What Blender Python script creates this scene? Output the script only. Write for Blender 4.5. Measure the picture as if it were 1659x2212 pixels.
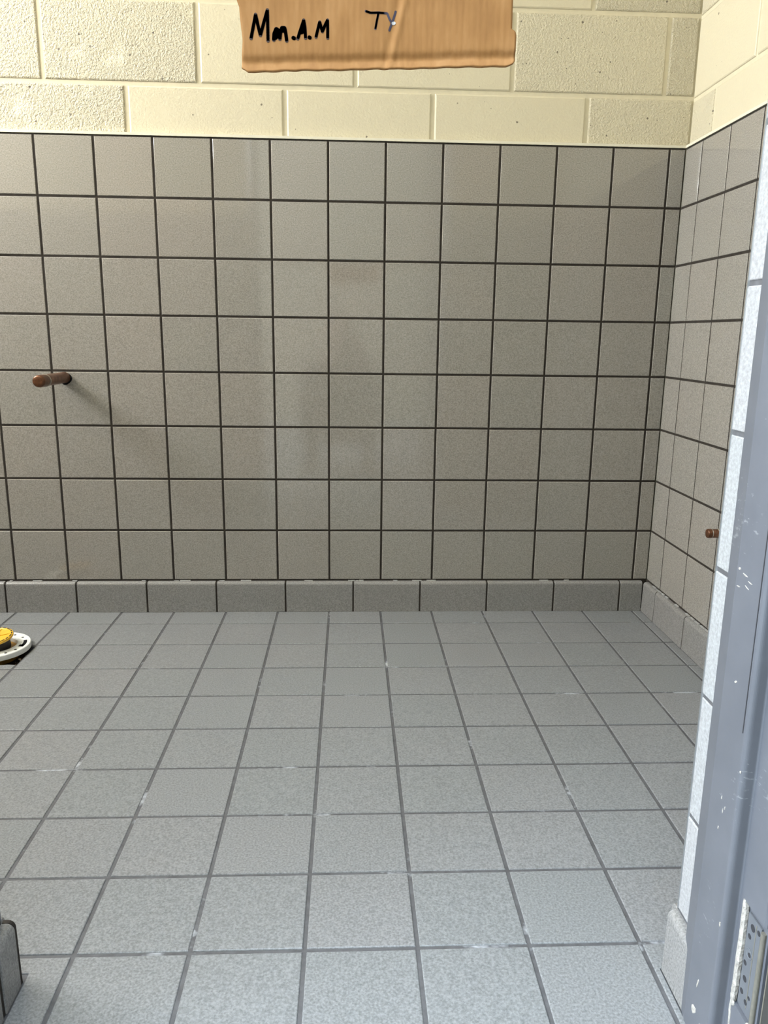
import bpy, bmesh, math, random
from mathutils import Vector, Matrix

random.seed(7)
for o in list(bpy.data.objects):
    bpy.data.objects.remove(o, do_unlink=True)
SC = bpy.context.scene
COL = SC.collection

# ------------------------------------------------------------------ camera
cam = bpy.data.cameras.new('camera')
cam.sensor_fit = 'VERTICAL'
cam.sensor_height = 24.0
cam.lens = 1675.3 * 24.0 / 2212.0
cam.clip_start = 0.02
camo = bpy.data.objects.new('camera', cam)
COL.objects.link(camo)
camo.location = (0.05958, -2.25417, 0.823)
camo.rotation_euler = (1.34618, -0.01259, -0.04292)
SC.camera = camo

# ------------------------------------------------------------------ world / light / exposure
world = bpy.data.worlds.new('overcast_sky')
world.use_nodes = True
SC.world = world
wn = world.node_tree
bg = wn.nodes['Background']
bg.inputs['Color'].default_value = (0.74, 0.87, 1.0, 1)
bg.inputs['Strength'].default_value = 12.0

def area_light(name, loc, target, sx, sy, power, color, portal=False):
    l = bpy.data.lights.new(name, 'AREA')
    l.shape = 'RECTANGLE'
    l.size, l.size_y = sx, sy
    l.energy = power
    l.color = color
    if portal:
        l.cycles.is_portal = True
    o = bpy.data.objects.new(name, l)
    COL.objects.link(o)
    o.location = loc
    d = Vector(target) - Vector(loc)
    o.rotation_euler = d.to_track_quat('-Z', 'Y').to_euler()
    return o
# lamp at an added, unseen window in the left wall, and the sky portal of the doorway
area_light('added_window_light', (-2.285, -0.62, 2.12), (0.0, -0.62, 1.78), 1.0, 0.8, 97.0, (1.0, 0.985, 0.95))
area_light('doorway_sky_portal', (0.06, -1.60, 1.05), (0.06, 0.0, 1.05), 0.9, 2.1, 1.0, (1, 1, 1), portal=True)

SC.view_settings.view_transform = 'Standard'
SC.view_settings.look = 'None'
SC.view_settings.gamma = 1.0
SC.view_settings.use_curve_mapping = False
SC.view_settings.exposure = 0.0

# ------------------------------------------------------------------ dimensions (metres)
P = 0.1556            # tile pitch along x / along the right wall
PZ = 0.15426          # tile pitch, wall rows
PF = 0.1544           # tile pitch, floor rows
G = 0.0056            # joint width
ZB = 0.0958           # top of the cove base
XR = 0.978            # right wall tile face
XL = -2.30            # left wall face
YF = -1.395           # room face of the front (door) wall
Y0 = 0.1134           # first floor joint off the back wall
REV_R, REV_L = 0.490, -0.377
TOPZ = ZB + 8 * PZ    # top of the tiles
CEIL = 2.66

# ------------------------------------------------------------------ materials
def new_mat(name):
    m = bpy.data.materials.new(name)
    m.use_nodes = True
    nt = m.node_tree
    b = nt.nodes['Principled BSDF']
    return m, nt, b

def N(nt, t, **kw):
    n = nt.nodes.new(t)
    for k, v in kw.items():
        setattr(n, k, v)
    return n

def coords(nt, per_object=True):
    tc = N(nt, 'ShaderNodeTexCoord')
    if not per_object:
        return tc.outputs['Object']
    oi = N(nt, 'ShaderNodeObjectInfo')
    sc = N(nt, 'ShaderNodeVectorMath', operation='SCALE')
    sc.inputs['Scale'].default_value = 7.31
    nt.links.new(oi.outputs['Location'], sc.inputs[0])
    ad = N(nt, 'ShaderNodeVectorMath', operation='ADD')
    nt.links.new(tc.outputs['Object'], ad.inputs[0])
    nt.links.new(sc.outputs[0], ad.inputs[1])
    return ad.outputs[0]

def noise(nt, vec, scale, detail=2.0, rough=0.5):
    n = N(nt, 'ShaderNodeTexNoise')
    n.inputs['Scale'].default_value = scale
    n.inputs['Detail'].default_value = detail
    n.inputs['Roughness'].default_value = rough
    nt.links.new(vec, n.inputs['Vector'])
    return n.outputs['Fac']

def ramp(nt, fac, stops):
    r = N(nt, 'ShaderNodeValToRGB')
    e = r.color_ramp.elements
    while len(e) < len(stops):
        e.new(0.5)
    for i, (p, c) in enumerate(stops):
        e[i].position = p
        e[i].color = (*c, 1) if len(c) == 3 else c
    nt.links.new(fac, r.inputs['Fac'])
    return r.outputs['Color']

def mix(nt, fac, a, b, blend='MIX'):
    m = N(nt, 'ShaderNodeMix', data_type='RGBA', blend_type=blend)
    for sock, v in ((m.inputs[0], fac), (m.inputs[6], a), (m.inputs[7], b)):
        if isinstance(v, (int, float)):
            sock.default_value = v
        elif isinstance(v, tuple):
            sock.default_value = (*v, 1)
        else:
            nt.links.new(v, sock)
    return m.outputs[2]

def math_n(nt, op, a, b=None):
    m = N(nt, 'ShaderNodeMath', operation=op)
    for i, v in enumerate((a, b)):
        if v is None:
            continue
        if isinstance(v, (int, float)):
            m.inputs[i].default_value = v
        else:
            nt.links.new(v, m.inputs[i])
    return m.outputs[0]

def bump(nt, bsdf, h, strength, dist):
    b = N(nt, 'ShaderNodeBump')
    b.inputs['Strength'].default_value = strength
    b.inputs['Distance'].default_value = dist
    nt.links.new(h, b.inputs['Height'])
    nt.links.new(b.outputs['Normal'], bsdf.inputs['Normal'])

def mat_tile(name, dark, light, rough, scale=330.0, spec=0.5, bmp=0.04):
    m, nt, b = new_mat(name)
    v = coords(nt)
    f = noise(nt, v, scale, 3.0, 0.65)
    c = ramp(nt, f, [(0.30, dark), (0.5, tuple((x + y) / 2 for x, y in zip(dark, light))), (0.70, light)])
    oi = N(nt, 'ShaderNodeObjectInfo')
    big = noise(nt, v, 9.0, 1.0)
    tint = ramp(nt, math_n(nt, 'ADD', math_n(nt, 'MULTIPLY', oi.outputs['Random'], 0.6), math_n(nt, 'MULTIPLY', big, 0.4)),
                [(0.15, (0.975, 0.985, 0.98)), (0.5, (1.0, 1.0, 1.0)), (0.85, (1.025, 1.005, 1.0))])
    c = mix(nt, 1.0, c, tint, 'MULTIPLY')
    nt.links.new(c, b.inputs['Base Color'])
    b.inputs['Roughness'].default_value = rough
    b.inputs['Specular IOR Level'].default_value = spec
    bump(nt, b, f, bmp, 0.001)
    return m

M_TILE = mat_tile('glazed_speckled_tile', (0.192, 0.180, 0.164), (0.362, 0.345, 0.318), 0.07, spec=0.6, bmp=0.012)
M_FLOOR = mat_tile('floor_speckled_tile', (0.130, 0.135, 0.140), (0.268, 0.277, 0.287), 0.28, 300.0, spec=0.4)
M_REVEAL_LIT = mat_tile('lit_reveal_tile', (0.27, 0.272, 0.277), (0.40, 0.406, 0.418), 0.2, 230.0, spec=0.4)  # same tile as the walls, colour lightened and cooled for the daylight on it
M_COVE = mat_tile('cove_speckled_tile', (0.152, 0.149, 0.145), (0.295, 0.290, 0.284), 0.25, spec=0.4)

def mat_simple(name, col, rough, spec=0.5, var=0.0, scale=40.0, metal=0.0, bumps=None):
    m, nt, b = new_mat(name)
    b.inputs['Roughness'].default_value = rough
    b.inputs['Specular IOR Level'].default_value = spec
    b.inputs['Metallic'].default_value = metal
    if var:
        v = coords(nt)
        f = noise(nt, v, scale, 4.0, 0.6)
        c = ramp(nt, f, [(0.3, tuple(x * (1 - var) for x in col)), (0.7, tuple(min(1, x * (1 + var)) for x in col))])
        nt.links.new(c, b.inputs['Base Color'])
        if bumps:
            bump(nt, b, f, bumps[0], bumps[1])
    else:
        b.inputs['Base Color'].default_value = (*col, 1)
    return m

M_GROUT = mat_simple('dark_wall_grout', (0.034, 0.029, 0.025), 0.85, 0.2, 0.25, 60)
def mat_floor_grout():
    m, nt, b = new_mat('floor_grout_with_haze')
    v = coords(nt, False)
    f = noise(nt, v, 55, 4, 0.6)
    c = ramp(nt, f, [(0.3, (0.062, 0.062, 0.066)), (0.7, (0.105, 0.106, 0.115))])
    s = noise(nt, v, 6.5, 5, 0.7)
    s = ramp(nt, s, [(0.585, (0, 0, 0)), (0.66, (1, 1, 1))])
    c = mix(nt, s, c, (0.36, 0.38, 0.41))
    nt.links.new(c, b.inputs['Base Color'])
    b.inputs['Roughness'].default_value = 0.7
    bump(nt, b, f, 0.3, 0.001)
    return m
M_FGROUT = mat_floor_grout()

CREAM = (0.625, 0.575, 0.435)
def mat_block(name, amount):
    """cream paint on concrete block; amount = how open and rough the face is"""
    m, nt, b = new_mat(name)
    v = coords(nt)
    n1 = noise(nt, v, 165.0, 3.0, 0.6)
    n2 = noise(nt, v, 420.0, 2.0, 0.6)
    patch = noise(nt, v, 9.0, 2.0, 0.5)
    patch = ramp(nt, patch, [(0.27, (0.35, 0.35, 0.35)), (0.42, (1, 1, 1))])
    h = math_n(nt, 'ADD', math_n(nt, 'MULTIPLY', n1, 0.8), math_n(nt, 'MULTIPLY', n2, 0.35))
    h = math_n(nt, 'MULTIPLY', h, patch)
    # open pores
    vo = N(nt, 'ShaderNodeTexVoronoi', voronoi_dimensions='2D')
    vo.inputs['Scale'].default_value = 110.0
    nt.links.new(v, vo.inputs['Vector'])
    sel = N(nt, 'ShaderNodeSeparateColor')
    nt.links.new(vo.outputs['Color'], sel.inputs[0])
    keep = math_n(nt, 'GREATER_THAN', sel.outputs[0], 1.0 - 0.030 * amount - 0.0025)
    jitter = math_n(nt, 'MULTIPLY', math_n(nt, 'POWER', sel.outputs[1], 2.0), 0.26)
    near = math_n(nt, 'LESS_THAN', vo.outputs['Distance'], math_n(nt, 'ADD', jitter, 0.08))
    pore = math_n(nt, 'MULTIPLY', keep, near)
    h = math_n(nt, 'SUBTRACT', h, math_n(nt, 'MULTIPLY', pore, 0.9))
    c = mix(nt, n1, CREAM, tuple(x * 0.94 for x in CREAM))
    c = mix(nt, math_n(nt, 'MULTIPLY', pore, 0.8), c, (0.10, 0.08, 0.06))
    nt.links.new(c, b.inputs['Base Color'])
    b.inputs['Roughness'].default_value = 0.45
    bump(nt, b, h, 0.45 + 0.55 * amount, 0.0016 + 0.0082 * amount)
    return m
M_ROUGH = mat_block('cream_block_rough', 1.0)
M_MID = mat_block('cream_block_worn', 0.7)
M_SMOOTH = mat_block('cream_block_smooth', 0.08)
M_MORTAR = mat_simple('cream_painted_mortar', CREAM, 0.45, 0.5, 0.04, 60, bumps=(0.25, 0.002))
M_CREAMTRIM = mat_simple('cream_metal_edging', (0.68, 0.655, 0.55), 0.35)
M_WHITETRIM = mat_simple('white_metal_edging', (0.80, 0.80, 0.79), 0.3)
M_ALU = mat_simple('satin_aluminium_edging', (0.62, 0.64, 0.66), 0.28, 0.5, metal=0.9)
M_CEIL = mat_simple('white_ceiling', (0.78, 0.77, 0.73), 0.8, 0.3, 0.03, 20)
M_CONC = mat_simple('outdoor_concrete', (0.22, 0.215, 0.20), 0.9, 0.2, 0.12, 15)
M_ADDED_TAN = mat_simple('tan_added_wall', (0.36, 0.32, 0.24), 0.9, 0.2, 0.1, 12)
M_ADDED_DARK = mat_simple('dark_added_wall', (0.06, 0.052, 0.045), 0.9, 0.2, 0.1, 12)  # kept dark so the added side wall bounces little light
M_DIRT = mat_simple('dark_rubble', (0.05, 0.04, 0.028), 0.95, 0.1, 0.6, 90, bumps=(1.0, 0.01))
M_COPPER = None
def mat_copper():
    m, nt, b = new_mat('oxidised_copper')
    v = coords(nt)
    f = noise(nt, v, 60, 4, 0.6)
    c = ramp(nt, f, [(0.25, (0.075, 0.030, 0.016)), (0.5, (0.17, 0.075, 0.040)), (0.75, (0.26, 0.15, 0.095))])
    nt.links.new(c, b.inputs['Base Color'])
    b.inputs['Metallic'].default_value = 0.55
    b.inputs['Roughness'].default_value = 0.36
    return m
M_COPPER = mat_copper()
M_COPPER_END = mat_simple('orange_brown_copper', (0.12, 0.047, 0.020), 0.3, 0.6, 0.45, 110, metal=0.4)
M_SOLDER = mat_simple('grey_solder', (0.36, 0.34, 0.29), 0.35, 0.5, 0.3, 160, metal=0.5)

def mat_frame():
    m, nt, b = new_mat('grey_painted_steel_frame')
    v = coords(nt, False)
    f = noise(nt, v, 14, 4, 0.6)
    c = ramp(nt, f, [(0.3, (0.098, 0.104, 0.120)), (0.7, (0.118, 0.124, 0.142))])
    # pale scuffs scratched into the paint
    mp = N(nt, 'ShaderNodeMapping')
    mp.inputs['Scale'].default_value = (1, 1, 3.2)
    nt.links.new(v, mp.inputs['Vector'])
    s = noise(nt, mp.outputs[0], 62, 5, 0.7)
    big = noise(nt, v, 6.5, 2, 0.5)
    s = math_n(nt, 'ADD', math_n(nt, 'MULTIPLY', s, 0.72), math_n(nt, 'MULTIPLY', big, 0.5))
    s = ramp(nt, s, [(0.755, (0, 0, 0)), (0.79, (0.7, 0.7, 0.7))])
    c = mix(nt, s, c, (0.24, 0.25, 0.26))
    nt.links.new(c, b.inputs['Base Color'])
    b.inputs['Roughness'].default_value = 0.38
    bump(nt, b, f, 0.05, 0.002)
    return m
M_FRAME = mat_frame()
M_HINGE = mat_simple('grey_painted_hinge_plate', (0.112, 0.120, 0.134), 0.4, 0.5, 0.08, 60)
M_BLACK = mat_simple('black_void', (0.006, 0.006, 0.007), 0.8, 0.2)
M_HOLE = mat_simple('screw_hole_dark', (0.03, 0.03, 0.034), 0.6, 0.3)
M_FILLER = mat_simple('crusty_white_filler', (0.36, 0.34, 0.31), 0.9, 0.2, 0.22, 160, bumps=(0.8, 0.003))
M_DOOR = mat_simple('dark_olive_grey_door_paint', (0.04, 0.04, 0.037), 0.45, 0.5, 0.08, 30)
M_BRASS = mat_simple('dull_steel_pin', (0.20, 0.19, 0.16), 0.4, 0.5, 0.15, 90, metal=0.4)
M_PVC = mat_simple('scuffed_white_pvc', (0.74, 0.755, 0.735), 0.4, 0.5, 0.10, 70)
M_YELLOW = mat_simple('yellow_plastic', (0.72, 0.42, 0.035), 0.4, 0.5, 0.15, 60)
M_AMBER = mat_simple('amber_plastic_ring', (0.33, 0.17, 0.015), 0.45, 0.5, 0.2, 60)
M_RUBBER = mat_simple('black_rubber', (0.012, 0.010, 0.009), 0.55)
M_INKBLACK = mat_simple('black_marker_ink', (0.035, 0.020, 0.018), 0.6, 0.3)
M_INKBLUE = mat_simple('navy_marker_ink', (0.045, 0.038, 0.060), 0.6, 0.3)
M_STRAP = mat_simple('dark_webbing', (0.05, 0.05, 0.055), 0.7, 0.3)

def mat_cardboard():
    m, nt, b = new_mat('brown_corrugated_cardboard')
    v = coords(nt, False)
    mp = N(nt, 'ShaderNodeMapping')
    mp.inputs['Scale'].default_value = (1.0, 1.0, 0.22)
    nt.links.new(v, mp.inputs['Vector'])
    f = noise(nt, mp.outputs[0], 150, 3, 0.6)
    big = noise(nt, v, 26, 3, 0.5)
    g = math_n(nt, 'ADD', math_n(nt, 'MULTIPLY', f, 0.5), math_n(nt, 'MULTIPLY', big, 0.5))
    c = ramp(nt, g, [(0.32, (0.240, 0.112, 0.036)), (0.5, (0.290, 0.140, 0.046)), (0.70, (0.345, 0.176, 0.066))])
    nt.links.new(c, b.inputs['Base Color'])
    b.inputs['Roughness'].default_value = 0.75
    b.inputs['Specular IOR Level'].default_value = 0.2
    w = N(nt, 'ShaderNodeTexWave', wave_type='BANDS', bands_direction='X')
    w.inputs['Scale'].default_value = 60.0
    w.inputs['Distortion'].default_value = 0.6
    nt.links.new(v, w.inputs['Vector'])
    bump(nt, b, w.outputs['Fac'], 0.10, 0.0006)
    return m
M_CARD = mat_cardboard()
M_CARDEDGE = mat_simple('torn_cardboard_edge', (0.40, 0.21, 0.085), 0.9, 0.1, 0.25, 300)

# ------------------------------------------------------------------ mesh helpers
def link(name, me, mat=None, parent=None, loc=(0, 0, 0), rot=(0, 0, 0), smooth=False):
    o = bpy.data.objects.new(name, me)
    COL.objects.link(o)
    if parent is not None:
        o.parent = parent
    o.location = loc
    o.rotation_euler = rot
    if mat is not None and len(me.materials) == 0:
        me.materials.append(mat)
    if smooth:
        me.polygons.foreach_set('use_smooth', [True] * len(me.polygons))
    return o

def mesh(name, verts, faces):
    me = bpy.data.meshes.new(name)
    me.from_pydata([tuple(v) for v in verts], [], faces)
    bm = bmesh.new()
    bm.from_mesh(me)
    bmesh.ops.recalc_face_normals(bm, faces=bm.faces)
    bm.to_mesh(me)
    bm.free()
    me.update()
    return me

class MB:
    def __init__(s):
        s.v, s.f = [], []
    def add(s, v, f):
        b = len(s.v)
        s.v += [tuple(x) for x in v]
        s.f += [tuple(i + b for i in q) for q in f]
        return s
    def box(s, x0, x1, y0, y1, z0, z1):
        v = [(x, y, z) for z in (z0, z1) for y in (y0, y1) for x in (x0, x1)]
        return s.add(v, [(0, 2, 3, 1), (4, 5, 7, 6), (0, 1, 5, 4), (2, 6, 7, 3), (0, 4, 6, 2), (1, 3, 7, 5)])
    def prism(s, pts, z0, z1):
        n = len(pts)
        v = [(x, y, z0) for x, y in pts] + [(x, y, z1) for x, y in pts]
        f = [tuple(range(n))[::-1], tuple(range(n, 2 * n))]
        f += [(i, (i + 1) % n, n + (i + 1) % n, n + i) for i in range(n)]
        return s.add(v, f)
    def rings(s, rings, cap0=True, cap1=True):
        n = len(rings[0])
        v = [p for r in rings for p in r]
        f = []
        for k in range(len(rings) - 1):
            for i in range(n):
                j = (i + 1) % n
                f.append((k * n + i, k * n + j, (k + 1) * n + j, (k + 1) * n + i))
        if cap0:
            f.append(tuple(range(n))[::-1])
        if cap1:
            f.append(tuple(range((len(rings) - 1) * n, len(rings) * n)))
        return s.add(v, f)
    def lathe(s, prof, n=28, cap0=True, cap1=True, ax='z', c=(0, 0, 0), wob=None):
        rings = []
        for k, (r, h) in enumerate(prof):
            ring = []
            for i in range(n):
                a = 2 * math.pi * i / n
                rr = r if wob is None else r + wob(k, a)
                p, q = rr * math.cos(a), rr * math.sin(a)
                if ax == 'z': w = (p, q, h)
                elif ax == 'y': w = (p, h, q)
                else: w = (h, p, q)
                ring.append((w[0] + c[0], w[1] + c[1], w[2] + c[2]))
            rings.append(ring)
        return s.rings(rings, cap0, cap1)
    def build(s, name, mat, parent=None, loc=(0, 0, 0), rot=(0, 0, 0), smooth=False):
        return link(name, mesh(name, s.v, s.f), mat, parent, loc, rot, smooth)

def tag(o, label, cat, group=None, kind=None):
    o['label'] = label
    o['category'] = cat
    if group: o['group'] = group
    if kind: o['kind'] = kind
    return o

def empty(name, loc=(0, 0, 0)):
    o = bpy.data.objects.new(name, None)
    COL.objects.link(o)
    o.location = loc
    o.empty_display_size = 0.05
    return o

def inset_poly(pts, d):
    """offset a CCW polygon inwards by d"""
    out = []
    n = len(pts)
    for i in range(n):
        a, b, c = Vector(pts[i - 1]), Vector(pts[i]), Vector(pts[(i + 1) % n])
        e1, e2 = (b - a).normalized(), (c - b).normalized()
        n1, n2 = Vector((-e1.y, e1.x)), Vector((-e2.y, e2.x))
        k = 1 + n1.dot(n2)
        out.append(tuple(b + (n1 + n2) * (d / max(k, 0.25))))
    return out

def slab_mesh(name, pts, t, bev):
    """a tile or block lying in local xy, face at z=0, arrissed edge, thickness t"""
    n = len(pts)
    i1 = inset_poly(pts, bev * 0.35)
    i2 = inset_poly(pts, bev)
    v = [(x, y, -t) for x, y in pts] + [(x, y, -bev) for x, y in pts] + \
        [(x, y, -bev * 0.35) for x, y in i1] + [(x, y, 0) for x, y in i2]
    f = []
    for k in range(3):
        for i in range(n):
            j = (i + 1) % n
            f.append((k * n + i, k * n + j, (k + 1) * n + j, (k + 1) * n + i))
    f.append(tuple(range(3 * n, 4 * n)))
    return mesh(name, v, f)

_cache = {}
def slab(name, w, h, t, bev, mat):
    key = (name, round(w, 4), round(h, 4), t, bev, mat.name)
    if key not in _cache:
        me = slab_mesh(name, [(-w / 2, -h / 2), (w / 2, -h / 2), (w / 2, h / 2), (-w / 2, h / 2)], t, bev)
        me.materials.append(mat)
        _cache[key] = me
    return _cache[key]

ROT_BACK = (math.pi / 2, 0, 0)                    # local z -> -y (face towards the door)
ROT_RIGHT = (math.pi / 2, 0, -math.pi / 2)        # local z -> -x, local x -> -y
ROT_LEFT = (math.pi / 2, 0, math.pi / 2)          # local z -> +x, local x -> +y

def jit():
    return random.uniform(-0.0004, 0.0004)

# ================================================================== BACK WALL
wall_back = MB().box(XL - 0.2, XR + 0.2, 0.0155, 0.21, -0.1, CEIL).build('wall_back', M_MORTAR)
tag(wall_back, 'back wall with grey square tiles below and cream painted blocks above', 'wall', kind='structure')
MB().box(XL, XR, 0.0016, 0.0154, 0.0, TOPZ - 0.0004).build('grout', M_GROUT, wall_back)
k0 = math.floor(XL / P)
for j in range(8):
    z0, z1 = ZB + j * PZ + G / 2, ZB + (j + 1) * PZ - G / 2
    if j == 0: z0 = ZB + 0.002
    for k in range(k0, 7):
        x0, x1 = max(k * P + G / 2, XL + 0.0125), min((k + 1) * P - G / 2, XR - 0.0012)
        if x1 - x0 < 0.01: continue
        link('tile', slab('wall_tile', x1 - x0, z1 - z0, 0.007, 0.0016, M_TILE), None, wall_back,
             ((x0 + x1) / 2, jit(), (z0 + z1) / 2), ROT_BACK)

# concrete blocks above (running bond)
MJ = 0.0095
def course(y_face, joints, z0, z1, kinds, parent, rot, axis, lim):
    for i in range(len(joints) - 1):
        a, b = joints[i] + MJ / 2, joints[i + 1] - MJ / 2
        if i == 0: a = joints[0]
        if i == len(joints) - 2: b = joints[-1]
        if b - a < 0.02: continue
        mat = kinds[i] if i < len(kinds) else M_SMOOTH
        c = (a + b) / 2
        loc = (c, y_face, (z0 + z1) / 2) if axis == 'x' else (y_face, c, (z0 + z1) / 2)
        link('block', slab('block', b - a, z1 - z0, 0.010, 0.0042, mat), None, parent, loc, rot)

ZJ = [TOPZ + 0.006, 1.460, 1.661, 1.863, 2.065, 2.267, 2.469, CEIL]
R_, M_, S_ = M_ROUGH, M_MID, M_SMOOTH
even = [XL, -2.17, -1.765, -1.36, -0.947, -0.532, -0.115, 0.281, 0.701, 0.990]
odd = [XL, -1.965, -1.56, -1.15, -0.744, -0.340, 0.073, 0.493, 0.910, 0.990]
kinds_e = [S_, S_, S_, R_, R_, S_, S_, S_, M_]
kinds_o = [S_, S_, R_, R_, R_, S_, S_, M_, R_]
for c in range(7):
    z0, z1 = ZJ[c] + (MJ / 2 if c else 0), ZJ[c + 1] - MJ / 2
    e = c % 2 == 0
    ks = kinds_e if e else kinds_o
    if c == 2: ks = [S_, S_, S_, R_, R_, S_, S_, S_, R_]
    course(0.012, even if e else odd, z0, z1, ks, wall_back, ROT_BACK, 'x', None)

trim = MB().box(XL, XR + 0.004, -0.0016, 0.0115, TOPZ + 0.0012, TOPZ + 0.0078).build('trim_1', M_CREAMTRIM)
tag(trim, 'thin cream metal edging strip capping the back wall tiles', 'trim', kind='structure')

# ================================================================== RIGHT WALL
wall_right = MB().box(XR + 0.0155, XR + 0.21, YF - 0.21, 0.0155, -0.1, CEIL).build('wall_right', M_MORTAR)
tag(wall_right, 'right side wall with grey tiles below and cream blocks above', 'wall', kind='structure')
MB().box(XR + 0.0016, XR + 0.0154, YF, 0.0014, 0.0, TOPZ - 0.0004).build('grout', M_GROUT, wall_right)
ry = [-0.0014] + [-0.1035 - P * i for i in range(9)] + [YF + 0.001]
for j in range(8):
    z0, z1 = ZB + j * PZ + G / 2, ZB + (j + 1) * PZ - G / 2
    if j == 0: z0 = ZB + 0.002
    for i in range(len(ry) - 1):
        a, b = ry[i] - (G / 2 if i else 0), ry[i + 1] + (G / 2 if i < len(ry) - 2 else 0)
        if a - b < 0.01: continue
        link('tile', slab('wall_tile', a - b, z1 - z0, 0.007, 0.0016, M_TILE), None, wall_right,
             (XR + jit(), (a + b) / 2, (z0 + z1) / 2), ROT_RIGHT)
ZJR = [TOPZ + 0.006, 1.454, 1.655, 1.857, 2.059, 2.261, 2.463, CEIL]
jr_e = [YF, -1.335, -0.93, -0.525, -0.122, 0.0115]
jr_o = [YF, -1.13, -0.725, -0.322, 0.0115]
for c in range(7):
    z0, z1 = ZJR[c] + (MJ / 2 if c else 0), ZJR[c + 1] - MJ / 2
    course(XR + 0.012, jr_e if c % 2 == 0 else jr_o, z0, z1,
           [S_, S_, S_, S_, M_] if c % 2 == 0 else [S_] * 4, wall_right, ROT_RIGHT, 'y', None)
trim = MB().box(XR - 0.0016, XR + 0.0115, YF, -0.0018, TOPZ + 0.0012, TOPZ + 0.0078).build('trim_2', M_CREAMTRIM)
tag(trim, 'thin cream metal edging strip capping the right wall tiles', 'trim', kind='structure')

# ================================================================== LEFT WALL, CEILING, FRONT WALL (out of frame, light and reflections)
WY0, WY1, WZ0, WZ1 = -1.14, -0.10, 1.70, 2.54
lw = MB()
lw.box(XL - 0.2, XL, YF - 0.21, 0.0, -0.1, WZ0)
lw.box(XL - 0.2, XL, YF - 0.21, 0.0, WZ1, CEIL)
lw.box(XL - 0.2, XL, YF - 0.21, WY0, WZ0, WZ1)
lw.box(XL - 0.2, XL, WY1, 0.0, WZ0, WZ1)
wall_left = lw.build('wall_left', M_MORTAR)
tag(wall_left, 'cream left side wall holding an added high window', 'wall', kind='structure')
MB().box(XL, XL + 0.0100, YF, -0.001, 0.0, TOPZ - 0.0004).build('grout', M_GROUT, wall_left)
for j in range(8):
    z0, z1 = ZB + j * PZ + G / 2, ZB + (j + 1) * PZ - G / 2
    if j == 0: z0 = ZB + 0.002
    for i in range(len(ry) - 1):
        a, b = ry[i] - (G / 2 if i else 0), ry[i + 1] + (G / 2 if i < len(ry) - 2 else 0)
        if a - b < 0.01: continue
        link('tile', slab('wall_tile', a - b, z1 - z0, 0.007, 0.0016, M_TILE), None, wall_left,
             (XL + 0.012 + jit(), (a + b) / 2, (z0 + z1) / 2), ROT_LEFT)
trim = MB().box(XL, XL + 0.0135, YF, -0.0018, TOPZ + 0.0012, TOPZ + 0.0078).build('trim_6', M_CREAMTRIM)
tag(trim, 'thin cream metal edging strip capping the left wall tiles', 'trim', kind='structure')
wf = MB()
fw = 0.04
wf.box(XL - 0.12, XL - 0.06, WY0, WY1, WZ0, WZ0 + fw).box(XL - 0.12, XL - 0.06, WY0, WY1, WZ1 - fw, WZ1)
wf.box(XL - 0.12, XL - 0.06, WY0, WY0 + fw, WZ0 + fw, WZ1 - fw).box(XL - 0.12, XL - 0.06, WY1 - fw, WY1, WZ0 + fw, WZ1 - fw)
window = wf.build('added_window_1', M_WHITETRIM)  # window added out of view to supply the light from upper left
tag(window, 'white framed high window added out of view in the left wall', 'window', kind='structure')
M_GLASS = mat_simple('window_glass', (0.8, 0.85, 0.85), 0.05)
M_GLASS.node_tree.nodes['Principled BSDF'].inputs['Transmission Weight'].default_value = 1.0
MB().box(XL - 0.094, XL - 0.088, WY0 + fw, WY1 - fw, WZ0 + fw, WZ1 - fw).build('pane', M_GLASS, window)

ceiling = MB().box(XL - 0.2, XR + 0.2, YF - 0.21, 0.21, CEIL, CEIL + 0.1).build('ceiling', M_CEIL)
tag(ceiling, 'plain white ceiling above the restroom', 'ceiling', kind='structure')

DOORH = 2.08
YO = -1.5848           # outer face of the front wall
fwl = MB()
fwl.box(REV_R + 0.009, XR + 0.0154, YO, YF - 0.001, -0.1, DOORH + 0.03)
fwl.box(XL, REV_L - 0.009, YO, YF - 0.001, -0.1, DOORH + 0.03)
fwl.box(XL, XR + 0.0154, YO, YF - 0.001, DOORH + 0.03, CEIL)
wall_front = fwl.build('wall_front', M_MORTAR)
tag(wall_front, 'front wall around the doorway with tiled door reveals', 'wall', kind='structure')
# tiled dado on its room side
MB().box(REV_R + 0.012, XR, YF - 0.001, YF, 0.0, TOPZ).box(XL, REV_L - 0.012, YF - 0.001, YF, 0.0, TOPZ).build('tile_dado', M_TILE, wall_front)
# grout beds and tiles of the two reveals
RZ = [ZB, 0.236, 0.3996, 0.5605, 0.7208, 0.882, 1.0430, 1.2035, 1.364, 1.525, 1.686, 1.847, 2.008, DOORH]
MB().box(REV_R + 0.0018, REV_R + 0.009, -1.50, YF - 0.0005, 0.0, DOORH).box(REV_L - 0.009, REV_L - 0.0018, -1.50, YF - 0.0005, 0.0, DOORH).build('grout', M_FGROUT, wall_front)
for i in range(len(RZ) - 1):
    z0, z1 = RZ[i] + G / 2, RZ[i + 1] - G / 2
    ya, yb = YF - 0.004, -1.498
    for x, rot in ((REV_R, ROT_RIGHT), (REV_L, ROT_LEFT)):
        link('tile', slab('reveal_tile', ya - yb, z1 - z0, 0.006, 0.0014, M_REVEAL_LIT if x > 0 else M_TILE), None, wall_front,
             (x + jit(), (ya + yb) / 2, (z0 + z1) / 2), rot)
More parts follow.
